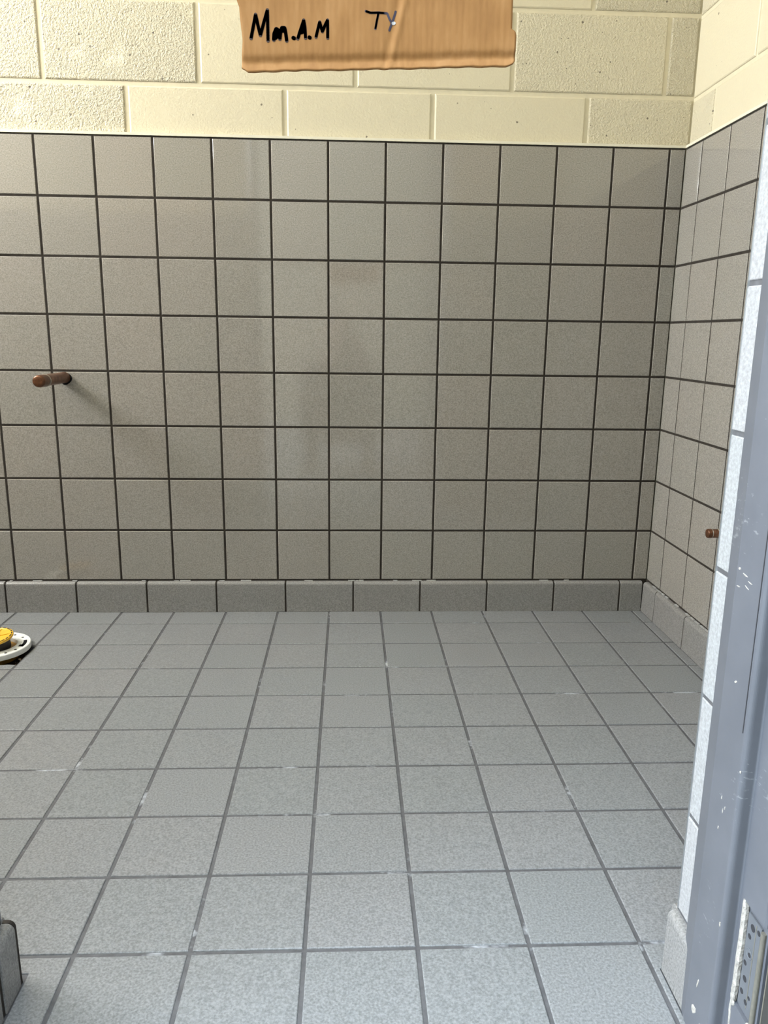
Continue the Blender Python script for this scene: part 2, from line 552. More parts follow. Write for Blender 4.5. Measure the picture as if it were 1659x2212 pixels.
def corner_trim(name, x, s, label):
    m = MB()
    pts = []
    r = 0.0042
    for i in range(7):                         # rounded nose of the edging
        a = math.pi / 2 * i / 6
        pts.append((x + s * (0.0040 - r * math.cos(a) - 0.0002), YF - 0.0042 + r * math.sin(a) + 0.0012))
    pts += [(x + s * 0.0085, YF - 0.0018), (x + s * 0.0085, YF - 0.0042), (x + s * 0.0040, YF - 0.0042)]
    m.prism(pts, ZB + 0.001 if s > 0 else 0.098, DOORH)
    o = m.build(name, M_ALU, smooth=False)
    tag(o, label, 'trim', kind='structure')
corner_trim('trim_3', REV_R, 1, 'bright metal corner edging on the tiled reveal beside the door hinge')
corner_trim('trim_4', REV_L, -1, 'dull metal corner edging on the shaded reveal at the left')

# ================================================================== FLOOR
HX0, HX1, HY0, HY1 = -6 * P + G / 2, -5 * P - 0.001, -0.3946, -0.272      # broken out hole beside the flange
fl = MB()
def bed(x0, x1, y0, y1):
    fl.box(x0, x1, y0, y1, -0.06, -0.0016)
bed(XL, HX0, YF, 0.0)
bed(HX1, XR, YF, 0.0)
bed(HX0, HX1, YF, HY0)
bed(HX0, HX1, HY1, 0.0)
bed(REV_L - 0.008, REV_R + 0.008, -1.585, YF)
floor = fl.build('floor', M_FGROUT)
tag(floor, 'grey speckled square tile floor with dark grout joints', 'floor', kind='structure')
n = 9
pv, pf = [], []
for iy in range(n + 1):
    for ix in range(n + 1):
        pv.append((HX0 + (HX1 - HX0) * ix / n, HY0 + (HY1 - HY0) * iy / n, -0.030 + random.uniform(-0.006, 0.010)))
for iy in range(n):
    for ix in range(n):
        a = iy * (n + 1) + ix
        pf.append((a, a + 1, a + n + 2, a + n + 1))
o = MB().add(pv, pf).build('rubble_pit', M_DIRT, floor)
o['kind'] = 'stuff'
ch = MB()
for i in range(70):
    t = random.random()
    if random.random() < 0.5:
        c = Vector((HX0 + (HX1 - HX0) * t, HY0 + abs(random.gauss(0.004, 0.005)), -0.006))
    else:
        c = Vector((HX1 - abs(random.gauss(0.003, 0.006)), HY0 + (HY1 - HY0) * t, -0.006))
    c.z += random.uniform(-0.010, 0.002)
    s = random.uniform(0.0015, 0.0045)
    pts = [c + Vector([random.uniform(-s, s) for _ in range(3)]) for _ in range(4)]
    ch.add(pts, [(0, 1, 2), (0, 2, 3), (0, 3, 1), (1, 3, 2)])
M_CHIP = mat_simple('brown_mortar_crumbs', (0.13, 0.10, 0.065), 0.95, 0.1, 0.5, 200)
o = ch.build('mortar_crumbs', M_CHIP, floor)
o['kind'] = 'stuff'

fy = [-0.0165] + [-Y0 - PF * i for i in range(11)]
XC = XR - 0.0165
k0 = math.floor(XL / P)
def floor_tile_rect(x0, x1, ya, yb):
    link('tile', slab('floor_tile', x1 - x0, ya - yb, 0.007, 0.0016, M_FLOOR), None, floor,
         ((x0 + x1) / 2, (ya + yb) / 2, jit() * 0.8), (0, 0, 0))
def floor_tile_poly(pts):
    cx = sum(p[0] for p in pts) / len(pts); cy = sum(p[1] for p in pts) / len(pts)
    me = slab_mesh('floor_tile_cut', [(x - cx, y - cy) for x, y in pts], 0.007, 0.0014)
    link('tile', me, M_FLOOR, floor, (cx, cy, 0), (0, 0, 0))
DL, DR = -0.3595, 0.4775        # cove faces in the doorway
for r in range(len(fy) - 1):
    ya, yb = fy[r] - (G / 2 if r else 0), fy[r + 1] + G / 2
    if ya < -1.52: continue
    yb = max(yb, -1.555)
    for k in range(k0, 7):
        x0, x1 = max(k * P + G / 2, XL + 0.0125), min((k + 1) * P - G / 2, XC)
        if x1 - x0 < 0.008: continue
        if k == -6 and r == 2:
            floor_tile_poly([(x0, yb), (x1, yb), (x1, HY0 + 0.0), (x1 - 0.02, HY0 + 0.002), (x1 - 0.035, HY0 - 0.001),
                             (x1 - 0.06, HY0 + 0.0015), (x1 - 0.1, HY0 - 0.001), (x0, HY0 + 0.001)])
            continue
        if yb > YF - 0.001:
            floor_tile_rect(x0, x1, ya, yb)
            continue
        ins_l, ins_r = x0 >= DL, x1 <= DR
        if ins_l and ins_r:
            floor_tile_rect(x0, x1, ya, yb)
        elif x1 < DL + 0.004 or x0 > DR - 0.004:
            if ya > YF + 0.02: floor_tile_rect(x0, x1, ya, YF + 0.017)
        elif not ins_l:
            if ya > YF + 0.02:
                floor_tile_poly([(DL, yb), (x1, yb), (x1, ya), (x0, ya), (x0, YF + 0.017), (DL, YF + 0.017)])
            else:
                floor_tile_rect(DL, x1, ya, yb)
        else:
            if ya > YF + 0.02:
                floor_tile_poly([(x0, yb), (DR, yb), (DR, YF + 0.001), (x1, YF + 0.001), (x1, ya), (x0, ya)])
            else:
                floor_tile_rect(x0, DR, ya, yb)
th = MB().box(REV_L, REV_R - 0.002, -1.60, -1.558, -0.0195, 0.006).build('trim_5', M_HINGE)
tag(th, 'flat metal threshold strip across the doorway', 'trim', kind='structure')

# ================================================================== COVE BASE
def cove_profile(h=0.0935, t=0.0158, foot=0.0168):
    pts = [(0.0, h)]
    r = 0.0095
    for i in range(6):
        a = math.pi / 2 * (1 - i / 5)
        pts.append((t - r + r * math.cos(a), h - r + r * math.sin(a)))
    pts += [(foot - 0.0004, 0.012), (foot, 0.0)]
    pts += [(0.0, 0.0)]
    return pts
def cove_piece(parent, mapf, a, b, name='cove_tile', bev=0.0012):
    """mapf(u, d, z) -> world; a<b along the run"""
    prof = cove_profile()
    rings = []
    for u, s in ((a, 0.93), (a + bev, 1.0), (b - bev, 1.0), (b, 0.93)):
        rings.append([mapf(u, max(0, d * s), z if s == 1 else z - 0.0008 * (z > 0.05)) for d, z in prof])
    return MB().rings(rings).build(name, M_COVE, parent, smooth=False)
def base(name, mapf, joints, label, bedlen, g=0.0048):
    a, b = bedlen
    prof = [(0.0, 0.0915), (0.0110, 0.0905), (0.0132, 0.086), (0.0150, 0.0), (0.0, 0.0)]
    o = MB().rings([[mapf(u, d, z) for d, z in prof] for u in (a, b)]).build(name, M_GROUT)
    tag(o, label, 'baseboard', kind='structure')
    for i in range(len(joints) - 1):
        u0 = joints[i] + (g / 2 if i else 0)
        u1 = joints[i + 1] - (g / 2 if i < len(joints) - 2 else 0)
        cove_piece(o, mapf, u0, u1)
    return o
jb = [XL + 0.029] + [-0.9604 - 0.2066 * i for i in range(6, 0, -1)] + [-0.9604, -0.7531, -0.5455, -0.339, -0.1322, 0.072, 0.275, 0.4796, 0.6858, 0.8907, XR - 0.0172]
base('baseboard_back', lambda u, d, z: (u, -0.0 - d, z), jb, 'row of grey cove base tiles along the foot of the back wall', (XL + 0.030, XR - 0.018))
base('baseboard_left', lambda u, d, z: (XL + 0.012 + d, -u, z), [0.0168, 0.19, 0.395, 0.60, 0.805, 1.01, 1.215, 1.378], 'row of grey cove base tiles along the foot of the left wall', (0.018, 1.377))
jr = [0.0168, 0.1110, 0.3147, 0.520, 0.725, 0.930, 1.135, 1.340, 1.378]
base('baseboard_right', lambda u, d, z: (XR - d, -u, z), jr, 'row of grey cove base tiles along the foot of the right wall', (0.018, 1.377))
base('baseboard_reveal_right', lambda u, d, z: (0.4950 - d, -u, z), [1.3945, 1.52], 'single pale cove base tile at the foot of the bright door reveal', (1.397, 1.519))
base('baseboard_reveal_left', lambda u, d, z: (REV_L - 0.0003 + d, -u, z), [1.3965, 1.4447, 1.52], 'dark shaded cove base tiles at the foot of the left door reveal', (1.3975, 1.519), g=0.0075)
MB().rings([[(REV_L - 0.0003 + d * f_, -u, z * (1 if f_ > 0.95 else 0.992)) for d, z in cove_profile()] for u, f_ in ((1.3900, 0.90), (1.3918, 0.97), (1.3967, 0.97))]).build('grout_end', M_GROUT, bpy.data.objects['baseboard_reveal_left'])
base('baseboard_front_left', lambda u, d, z: (u, YF + 0.0 + d, z), [-2.27, -1.996, -1.79, -1.585, -1.38, -1.175, -0.97, -0.765, -0.56, REV_L - 0.004],
     'cove base tiles on the room side of the front wall left of the doorway', (-2.27, REV_L - 0.005))
base('baseboard_front_right', lambda u, d, z: (u, YF + 0.0 + d, z), [REV_R + 0.001, 0.70, 0.905, XR - 0.018],
     'cove base tiles on the room side of the front wall right of the doorway', (REV_R + 0.002, XR - 0.018))

M_RESIDUE = mat_simple('pale_grout_residue', (0.34, 0.34, 0.335), 0.8, 0.2, 0.2, 120)
def residue(parent, mapf, a, b, fill):
    m = MB()
    u = a
    while u < b:
        L = random.uniform(0.006, 0.035)
        if random.random() < fill:
            h = random.uniform(0.0018, 0.0034)
            dz = random.uniform(-0.0005, 0.0006)
            v = [mapf(u + p * L, d, 0.0928 + q * h + dz) for p in (0, 1) for d in (0.0002, 0.0052) for q in (0, 1)]
            m.add(v, [(0, 1, 3, 2), (4, 6, 7, 5), (0, 4, 5, 1), (2, 3, 7, 6), (0, 2, 6, 4), (1, 5, 7, 3)])
        u += L * random.uniform(1.0, 1.5)
    o = m.build('grout_residue', M_RESIDUE, parent)
    o['kind'] = 'stuff'
residue(bpy.data.objects['baseboard_back'], lambda u, d, z: (u, -d, z), -0.95, 0.9, 0.30)
residue(bpy.data.objects['baseboard_right'], lambda u, d, z: (XR - d, -u, z), 0.06, 0.7, 0.68)

# ================================================================== DOOR FRAME
def arc(cx, cy, r, a0, a1, n=4):
    return [(cx + r * math.cos(math.radians(a0 + (a1 - a0) * i / n)), cy + r * math.sin(math.radians(a0 + (a1 - a0) * i / n))) for i in range(n + 1)]
RX = 0.4905                  # rabbet face
def jamb_profile(rec=0.0):
    pts = [(0.5035, -1.4395), (0.4838, -1.4412), (0.4822, -1.4425), (0.4756, -1.4720), (0.4750, -1.4745)]
    r = 0.0065               # outer bend of the stop
    pts += arc(0.4750 + r, -1.5335 + r, r, 180, 270, 7)
    r2 = 0.0022              # inner bend into the rabbet
    pts += arc(RX - r2, -1.5335 - r2, r2, 90, 0)
    if rec:
        pts += [(RX, -1.5435), (RX + rec, -1.5435), (RX + rec, -1.5850), (RX + rec + 0.001, -1.5862)]
    else:
        pts += [(RX, -1.5840), (RX + 0.0022, -1.5862)]
    pts += [(0.545, -1.5862), (0.545, -1.5852), (0.5035, -1.5852)]
    return pts
HZ0, HZ1 = 0.100, 0.2290     # hinge mortise
jm = MB()
jm.prism(jamb_profile(), -0.02, HZ0)
jm.prism(jamb_profile(0.0042), HZ0, HZ1)
jm.prism(jamb_profile(), HZ1, DOORH)
door = jm.build('door_1', M_FRAME)
tag(door, 'grey painted steel door frame jamb with an old hinge pocket low down', 'door frame', kind='structure')
# opposite jamb and head
mirror = lambda pts: [(0.118 - x, y) for x, y in pts][::-1]
MB().prism(mirror(jamb_profile()), -0.02, DOORH).build('jamb', M_FRAME, door)
MB().box(-0.372, 0.490, -1.5850, -1.4415, DOORH - 0.012, DOORH + 0.028).build('head', M_FRAME, door)
# fine open seam on the stop edge
MB().box(0.4746, 0.4752, -1.5262, -1.5248, 0.418, DOORH - 0.02).build('seam', M_HOLE, door)
# hinge leaf in its pocket
PX = RX + 0.0020
hp = MB().box(PX, PX + 0.0018, -1.5778, -1.5515, HZ0 + 0.006, HZ1 - 0.0085)
hinge = hp.build('hinge_plate', M_HINGE, door)
hinge['label'] = 'grey steel hinge leaf with screw holes'
def hole(y, z, r, mat=M_HOLE, nm='screw_hole', x=PX):
    m = MB().lathe([(r, -0.00025), (r, 0.0003)], 16, ax='x')
    m.build(nm, mat, hinge, (x, y, z))
def countersink(y, z, r):
    m = MB()
    n = 18
    ring = lambda rr, xx: [(xx, rr * math.cos(2 * math.pi * i / n), rr * math.sin(2 * math.pi * i / n)) for i in range(n)]
    m.rings([ring(r, -0.0003), ring(r * 0.93, -0.0006), ring(r * 0.8, -0.0002)], False, True)
    m.build('countersink', M_HINGE, hinge, (PX, y, z))
    hole(y - 0.001, z - 0.001, r * 0.42, x=PX - 0.0003)
hole(-1.5620, 0.2085, 0.0042)
hole(-1.5735, 0.2120, 0.0030)
hole(-1.5580, 0.1950, 0.0030)
countersink(-1.5615, 0.1760, 0.0062)
hole(-1.5562, 0.1600, 0.0030)
hole(-1.5595, 0.1420, 0.0036)
hole(-1.5570, 0.1240, 0.0032)
hole(-1.5665, 0.1180, 0.0030)
hole(-1.5715, 0.1280, 0.0022)
MB().box(PX - 0.0002, PX + 0.0002, -1.5690, -1.5675, HZ0 + 0.012, HZ1 - 0.012).build('plate_rib', M_BRASS, hinge)
# crusty filler along the pocket edge
fv = MB()
rings = []
nz = 26
for i in range(nz + 1):
    t = i / nz
    z = HZ1 + 0.001 - (HZ1 - 0.066) * t
    if z > 0.105:
        w = 0.0058 * min(1, (HZ1 + 0.004 - z) / 0.012) * (1 + random.uniform(-0.12, 0.12)) * (1.0 - 0.25 * t)
        y0 = -1.5440 + random.uniform(-0.0003, 0.0003)
        d = 0.0022 + random.uniform(-0.0006, 0.0006)
    else:
        w = 0.0034 * (1 + random.uniform(-0.25, 0.25)) * max(0.25, (z - 0.055) / 0.05)
        y0 = -1.5440 + 0.0010 * math.sin(z * 160)
        d = 0.0011
    rings.append([(RX - 0.0006 - d * 0.4, y0 + 0.0010, z), (RX - d, y0 - w * 0.5, z), (RX - d * 0.3, y0 - w, z), (RX + 0.003, y0 - w, z), (RX + 0.003, y0 + 0.0010, z)])
fv.rings(rings).build('edge_filler', M_FILLER, door)
for (y, z, s) in ((-1.5455, 0.106, 0.0042), (-1.5470, 0.099, 0.0032), (-1.5800, 0.0985, 0.0045), (-1.5440, 0.113, 0.0030)):
    m = MB()
    rr = []
    for k in range(5):
        ph = math.pi * (k + 0.5) / 5
        rr.append([(RX - 0.0002 + 0.55 * s * math.cos(a) * math.sin(ph) * random.uniform(0.8, 1.1), y + s * math.sin(a) * math.sin(ph), z + s * 1.3 * math.cos(ph)) for a in [2 * math.pi * i / 9 for i in range(9)]])
    m.rings(rr).build('filler_lump', M_FILLER, door)
# scuffs of pale paint and filler on the jamb
def scuff(y, z, w, h, x=0.4748, ang=0.0):
    m = MB()
    n = 9
    pts = []
    for i in range(n):
        a = 2 * math.pi * i / n
        p, q = w / 2 * math.cos(a) * random.uniform(0.6, 1.2), h / 2 * math.sin(a) * random.uniform(0.6, 1.2)
        pts.append((p * math.cos(ang) - q * math.sin(ang), p * math.sin(ang) + q * math.cos(ang)))
    v = [(x + 0.0004, y + p, z + q) for p, q in pts] + [(x - 0.0003, y + p * 0.8, z + q * 0.8) for p, q in pts]
    f = [(i, (i + 1) % n, n + (i + 1) % n, n + i) for i in range(n)] + [tuple(range(n, 2 * n))]
    m.add(v, f).build('paint_scuff', M_FILLER, door)
for a in ((-1.480, 0.585, 0.006, 0.0035, 0.4748, 0), (-1.492, 0.582, 0.013, 0.002, 0.4748, 0.2), (-1.504, 0.577, 0.009, 0.0016, 0.4748, 0.1),
          (-1.482, 0.566, 0.009, 0.0018, 0.4748, 0), (-1.499, 0.570, 0.012, 0.0014, 0.4748, 0.3), (-1.499, 0.464, 0.007, 0.003, 0.4748, -0.5),
          (-1.5300, 0.375, 0.003, 0.004, 0.4752, 0), (-1.500, 0.325, 0.002, 0.006, 0.4748, 0), (-1.505, 0.312, 0.002, 0.007, 0.4748, 0),
          (-1.500, 0.288, 0.0018, 0.006, 0.4748, 0.2), (-1.509, 0.318, 0.0018, 0.005, 0.4748, 0), (-1.497, 0.076, 0.0032, 0.018, 0.4748, 0.25),
          (-1.494, 0.036, 0.010, 0.016, 0.4748, 0.4), (-1.512, 0.028, 0.007, 0.014, 0.4748, 0.2), (-1.528, 0.185, 0.003, 0.007, 0.4748, 0)):
    scuff(*a)

# ------------------------------------------------------------------ open door leaf
dl = MB().box(0.4960, 0.5400, -2.460, -1.5912, 0.012, DOORH - 0.02)
leaf = dl.build('door_2', M_DOOR)
tag(leaf, 'dark grey door leaf swung open against the right edge of the picture', 'door', kind='structure')
MB().lathe([(0.0030, HZ0 + 0.004), (0.0030, HZ1 - 0.010)], 14, c=(0.4930, -1.5815, 0)).build('hinge_knuckle', M_BRASS, leaf, smooth=False)
MB().box(0.4955, 0.4962, -1.5930, -1.5912, 0.012, DOORH - 0.02).build('edge_strip', M_BRASS, leaf)

# ================================================================== OUTSIDE
ground = MB().box(-8, 8, -12, -1.5852, -0.12, -0.02).build('ground', M_CONC)
tag(ground, 'concrete paving outside the doorway', 'pavement', kind='structure')

ow = MB().box(-4.6, 6.0, -5.9, -5.6, -0.1, 7.0).build('added_wall_outside', M_ADDED_TAN)  # added, unseen: cuts sky light from the front and shows in tile reflections
tag(ow, 'plain unseen wall added across the yard to shape the light at the doorway', 'wall', kind='structure')
rw = MB().box(0.80, 1.0, -5.6, -1.5852, -0.1, 3.0).build('added_wall_wing', M_ADDED_DARK)  # added, unseen: keeps light from the right off the left reveal
tag(rw, 'unseen dark wall added outside to the right of the doorway to block light', 'wall', kind='structure')

# ================================================================== COPPER STUB PIPES
def stub(name, loc, rot, length, r, label, ringm=None):
    root = empty(name, loc)
    root.rotation_euler = rot
    tag(root, label, 'pipe')
    MB().lathe([(r * 0.97, -0.006), (r, 0.0), (r, length * 0.76), (r, length * 0.77)], 24, True, True).build('tube', M_COPPER, root, smooth=True)
    cap = [(r * 0.9, length * 0.755), (r * 1.05, length * 0.765), (r * 1.05, length * 0.80), (r * 1.04, length * 0.95), (r * 0.98, length * 0.982), (r * 0.80, length * 0.996), (r * 0.4, length * 0.992)]
    c = MB().lathe(cap, 24).build('end_cap', M_COPPER_END, root, smooth=True)
    MB().lathe([(r * 1.02, length * 0.735), (r * 1.07, length * 0.745), (r * 1.09, length * 0.765), (r * 1.0, length * 0.768)], 24).build('solder_ring', M_SOLDER, root, smooth=True)
    return root
p1 = stub('copper_pipe', (-0.7435, 0.0, 0.6945), (math.pi / 2, 0, 0), 0.194, 0.0155,
          'brown copper stub pipe capped at its end sticking out of the back wall')
# rough dark cut-out in the tile round the pipe
MB().lathe([(0.0172, -0.0008), (0.0172, 0.0006)], 20, wob=lambda k, a: 0.0012 * math.sin(3 * a + 1), c=(0.002, -0.003, 0)).build('wall_hole', M_BLACK, p1)
p2 = stub('copper_pipe', (XR, -0.455, 0.360), (math.pi / 2, 0, -math.pi / 2), 0.046, 0.0108,
          'short red-brown copper stub pipe low on the right wall')
MB().lathe([(0.0135, -0.0008), (0.0135, 0.0006)], 20).build('wall_hole', M_BLACK, p2)
MB().lathe([(0.0108, 0.002), (0.0118, 0.004), (0.0118, 0.018), (0.0108, 0.020)], 20).build('sleeve', M_SOLDER, p2, smooth=True)

# ================================================================== TOILET FLANGE
FX, FY = -0.8705, -0.308
fg = empty('closet_flange', (FX, FY, 0.0))
tag(fg, 'white plastic toilet flange ring set in a broken hole in the floor', 'flange')
n = 72
def flange_ring():
    m = MB()
    R0, R1 = 0.056, 0.0890
    zt, zb = 0.0185, 0.0045
    def ring(r, z):
        return [(r * math.cos(2 * math.pi * i / n), r * math.sin(2 * math.pi * i / n), z) for i in range(n)]
    rr = [ring(R0, zb), ring(R0, zt - 0.002), ring(R0 + 0.002, zt), ring(R0 + 0.010, zt), ring(R0 + 0.0105, zt - 0.0012),
          ring(R1 - 0.0085, zt - 0.0012), ring(R1 - 0.008, zt), ring(R1 - 0.0015, zt), ring(R1, zt - 0.0015), ring(R1, zb), ring(R0, zb)]
    m.rings(rr, False, False)
    return m.build('ring', M_PVC, fg, smooth=False)
ring_o = flange_ring()
def slot(a0, a1, r0, r1, z=0.0174):
    m = MB()
    k = 12
    top = []
    for i in range(k + 1):
        a = math.radians(a0 + (a1 - a0) * i / k)
        top.append((r1 * math.cos(a), r1 * math.sin(a)))
    for i in range(k, -1, -1):
        a = math.radians(a0 + (a1 - a0) * i / k)
        top.append((r0 * math.cos(a), r0 * math.sin(a)))
    m.prism(top, z - 0.001, z + 0.0004)
    m.build('bolt_slot', M_BLACK, ring_o)
slot(-8, 26, 0.071, 0.0795)
slot(-8, 2, 0.064, 0.0795)
slot(-100, -62, 0.071, 0.0795)
slot(80, 118, 0.071, 0.0795)
for a in (-24, -45, 44, 70):
    MB().lathe([(0.0034, 0.0168), (0.0034, 0.0178)], 14, c=(0.0745 * math.cos(math.radians(a)), 0.0745 * math.sin(math.radians(a)), 0)).build('screw_hole', M_HOLE, ring_o)
MB().lathe([(0.0558, -0.02), (0.0558, 0.006)], 40).build('inner_ring', M_AMBER, fg, smooth=False)

cap = empty('test_plug', (FX + 0.0045, FY - 0.0105, 0.0106))
cap.rotation_euler = (math.radians(5), math.radians(-3), 0)
tag(cap, 'yellow round pipe test plug sitting in the white floor flange', 'plug')
MB().lathe([(0.041, 0.0), (0.0415, 0.004), (0.0415, 0.028), (0.040, 0.030)], 40).build('rubber_gasket', M_RUBBER, cap, smooth=False)
yp = MB().lathe([(0.046, 0.0285), (0.0515, 0.030), (0.0525, 0.033), (0.0515, 0.0365), (0.0455, 0.0372), (0.0440, 0.0362), (0.030, 0.0345), (0.013, 0.0345), (0.012, 0.038), (0.006, 0.038)], 48).build('disc', M_YELLOW, cap, smooth=False)
for i in range(6):
    a = 2 * math.pi * i / 6 + 0.3
    m = MB()
    c, s = math.cos(a), math.sin(a)
    q = [(0.012, -0.0016), (0.043, -0.0016), (0.043, 0.0016), (0.012, 0.0016)]
    m.prism([(x * c - y * s, x * s + y * c) for x, y in q], 0.0335, 0.0368)
    m.build('rib', M_YELLOW, cap)
for i in range(20):
    a = 2 * math.pi * i / 20
    m = MB()
    c, s = math.cos(a), math.sin(a)
    h = 0.0042 if i % 3 else 0.0062
    q = [(0.0470, -h), (0.0496, -h), (0.0496, h), (0.0470, h)]
    m.prism([(x * c - y * s, x * s + y * c) for x, y in q], 0.0366, 0.0375)
    m.build('black_mark', M_RUBBER, yp)
MB().lathe([(0.006, 0.036), (0.006, 0.046), (0.004, 0.047)], 6).build('bolt', M_HOLE, cap)
MB().lathe([(0.0095, 0.0375), (0.0095, 0.040), (0.006, 0.0405)], 6).build('nut', M_CREAMTRIM, cap)

# ================================================================== CARDBOARD SIGN ON ITS STRAP
SY = -1.5
strap = MB().box(-0.3585, 0.476, SY - 0.0010, SY + 0.0010, 1.128, 1.146).build('strap', M_STRAP)
tag(strap, 'dark strap stretched across the doorway just above the cardboard sign', 'strap')
left_e = [(1.046, -0.0300), (1.0483, -0.0354), (1.056, -0.0352), (1.0702, -0.0340), (1.0882, -0.0358), (1.096, -0.0362), (1.1024, -0.0386), (1.118, -0.0400), (1.136, -0.0385), (1.150, -0.040)]
right_e = [(1.046, 0.1935), (1.0553, 0.1973), (1.0575, 0.2030), (1.0600, 0.2045), (1.0720, 0.2046), (1.0800, 0.2046), (1.0832, 0.2035), (1.0840, 0.2006), (1.100, 0.2003), (1.1093, 0.2003), (1.150, 0.2010)]
def interp(tab, z):
    for (z0, x0), (z1, x1) in zip(tab, tab[1:]):
        if z <= z1:
            t = (z - z0) / (z1 - z0) if z1 > z0 else 0
            return x0 + (x1 - x0) * max(0, min(1, t))
    return tab[-1][1]
def bottom(x):
    t = (x + 0.03) / 0.228
    return 1.0455 + 0.0098 * t + 0.0002 * math.sin(x * 90) + 0.00025 * math.sin(x * 310)
def card_y(x, z):
    # diagonal crease and the pressed score line near the bottom edge
    cx = 0.0925 + (z - 1.0455) * 0.235
    d = x - cx
    y = -0.0010 * math.exp(-(d / 0.0022) ** 2) + 0.0008 * math.exp(-((d + 0.005) / 0.003) ** 2)
    y += -0.05 * max(0, d) * 0.35
    zb = bottom(x)
    y += 0.0022 * math.exp(-((z - zb - 0.0080) / 0.0034) ** 2)
    y += -0.0010 * math.exp(-((z - zb) / 0.0022) ** 2)
    return SY - 0.0032 + y
nx, nz = 120, 64
zl = [i / nz for i in range(nz + 1)]
cv, cf = [], []
for side in (0, 1):
    for t in zl:
        for i in range(nx + 1):
            s = i / nx
            xm = -0.03 + 0.23 * s
            zb = bottom(xm)
            z = zb + (1.150 - zb) * t
            zz = max(1.046, z)
            xa, xb = interp(left_e, zz), interp(right_e, zz + 0.0)
            x = xa + (xb - xa) * s
            y = card_y(x, z) + (0.0036 if side else 0.0)
            cv.append((x, y, z))
W = nx + 1
H = nz + 1
B = W * H
for j in range(nz):
    for i in range(nx):
        a = j * W + i
        cf.append((a, a + 1, a + W + 1, a + W))
        cf.append((B + a, B + a + W, B + a + W + 1, B + a + 1))
edge_faces = []
for i in range(nx):
    edge_faces.append((i, B + i, B + i + 1, i + 1))
    a = nz * W + i
    edge_faces.append((a, a + 1, B + a + 1, B + a))
for j in range(nz):
    a = j * W
    edge_faces.append((a, a + W, B + a + W, B + a))
    a = j * W + nx
    edge_faces.append((a, B + a, B + a + W, a + W))
sign = empty('cardboard_sign', (0.08, SY, 1.0455))
tag(sign, 'brown cardboard sign with handwritten marker hanging in the doorway', 'sign')
nf = len(cf)
me = mesh('board', [(x - 0.08, y - SY, z - 1.0455) for x, y, z in cv], cf + edge_faces)
me.materials.append(M_CARD)
me.materials.append(M_CARDEDGE)
for i, p in enumerate(me.polygons):
    p.material_index = 0 if i < nf else 1
    p.use_smooth = i < nf
board = link('board', me, None, sign)

# handwriting: strokes given as points on the board
def stroke(m, pts, w):
    """flat round-ended marker line lying on the face of the board"""
    dense = []
    for (a, b) in zip(pts, pts[1:]):
        for i in range(6):
            t = i / 6
            dense.append((a[0] + (b[0] - a[0]) * t, a[1] + (b[1] - a[1]) * t))
    dense.append(pts[-1])
    for i, (x, z) in enumerate(dense):
        n = 10
        ring = [(x + w / 2 * math.cos(2 * math.pi * k / n), z + w / 2 * math.sin(2 * math.pi * k / n)) for k in range(n)]
        v = [(px - 0.08, card_y(px, pz) - 0.00022 - SY, pz - 1.0455) for px, pz in ring]
        m.add(v, [tuple(range(n))])
    for (a, b) in zip(dense, dense[1:]):
        dx, dz = b[0] - a[0], b[1] - a[1]
        L = math.hypot(dx, dz) or 1
        ox, oz = -dz / L * w / 2, dx / L * w / 2
        q = [(a[0] + ox, a[1] + oz), (a[0] - ox, a[1] - oz), (b[0] - ox, b[1] - oz), (b[0] + ox, b[1] + oz)]
        m.add([(px - 0.08, card_y(px, pz) - 0.00022 - SY, pz - 1.0455) for px, pz in q], [(0, 1, 2, 3)])
def on_board(zx, zy):
    # bilinear map from picture measurements to the plane of the sign
    px, py = 480 + 0.3978 * zx, 0.3978 * zy
    s = (px - 511) / (1106 - 511)
    xt, zt = -0.0386 + (0.2002 + 0.0386) * s, 1.1024 + (1.1093 - 1.1024) * s
    s2 = (px - 523) / (1110 - 523)
    xb, zb = -0.0354 + (0.2043 + 0.0354) * s2, 1.0483 + (1.0545 - 1.0483) * s2
    t = py / 150.0
    return (xt + (xb - xt) * t, zt + (zb - zt) * t)
def letter(strokes, w, mat, label):
    m = MB()
    for s in strokes:
        stroke(m, [on_board(*p) for p in s], w)
    o = m.build('letter', mat, sign)
    o['label'] = label
wk = 0.0029
letter([[(158, 214), (170, 150), (182, 86), (194, 140), (208, 198), (226, 130), (245, 62), (247, 140), (249, 228)]], wk, M_INKBLACK, 'black handwritten capital M')
letter([[(280, 222), (282, 190), (292, 164), (306, 172), (302, 200), (288, 212), (290, 186), (298, 180)]], wk * 1.15, M_INKBLACK, 'black handwritten o')
letter([[(312, 218), (316, 180), (322, 158), (338, 158), (344, 190), (349, 228)], [(320, 175), (336, 172)]], wk * 1.05, M_INKBLACK, 'black handwritten n')
letter([[(384, 212), (389, 214)]], wk * 1.15, M_INKBLACK, 'black handwritten dot')
letter([[(408, 217), (424, 165), (440, 116), (447, 160), (450, 213)], [(416, 186), (448, 178)], [(420, 176), (444, 150)]], wk * 0.95, M_INKBLACK, 'black handwritten capital A')
letter([[(470, 209), (474, 211)]], wk * 1.1, M_INKBLACK, 'black handwritten dot')
letter([[(506, 208), (516, 165), (526, 126), (534, 155), (540, 178), (554, 145), (568, 116), (569, 165), (569, 213)]], wk * 0.92, M_INKBLACK, 'black handwritten second capital M')
letter([[(774, 68), (800, 77), (845, 76), (888, 80)], [(842, 80), (834, 120), (826, 163)]], wk * 0.66, M_INKBLUE, 'navy handwritten capital T')
letter([[(892, 84), (902, 110), (916, 132)], [(936, 70), (922, 115), (902, 170)]], wk * 0.66, M_INKBLUE, 'navy handwritten capital Y')
m = MB()
stroke(m, [(on_board(922, 133)[0], on_board(922, 133)[1] ), on_board(928, 132)], 0.0026)
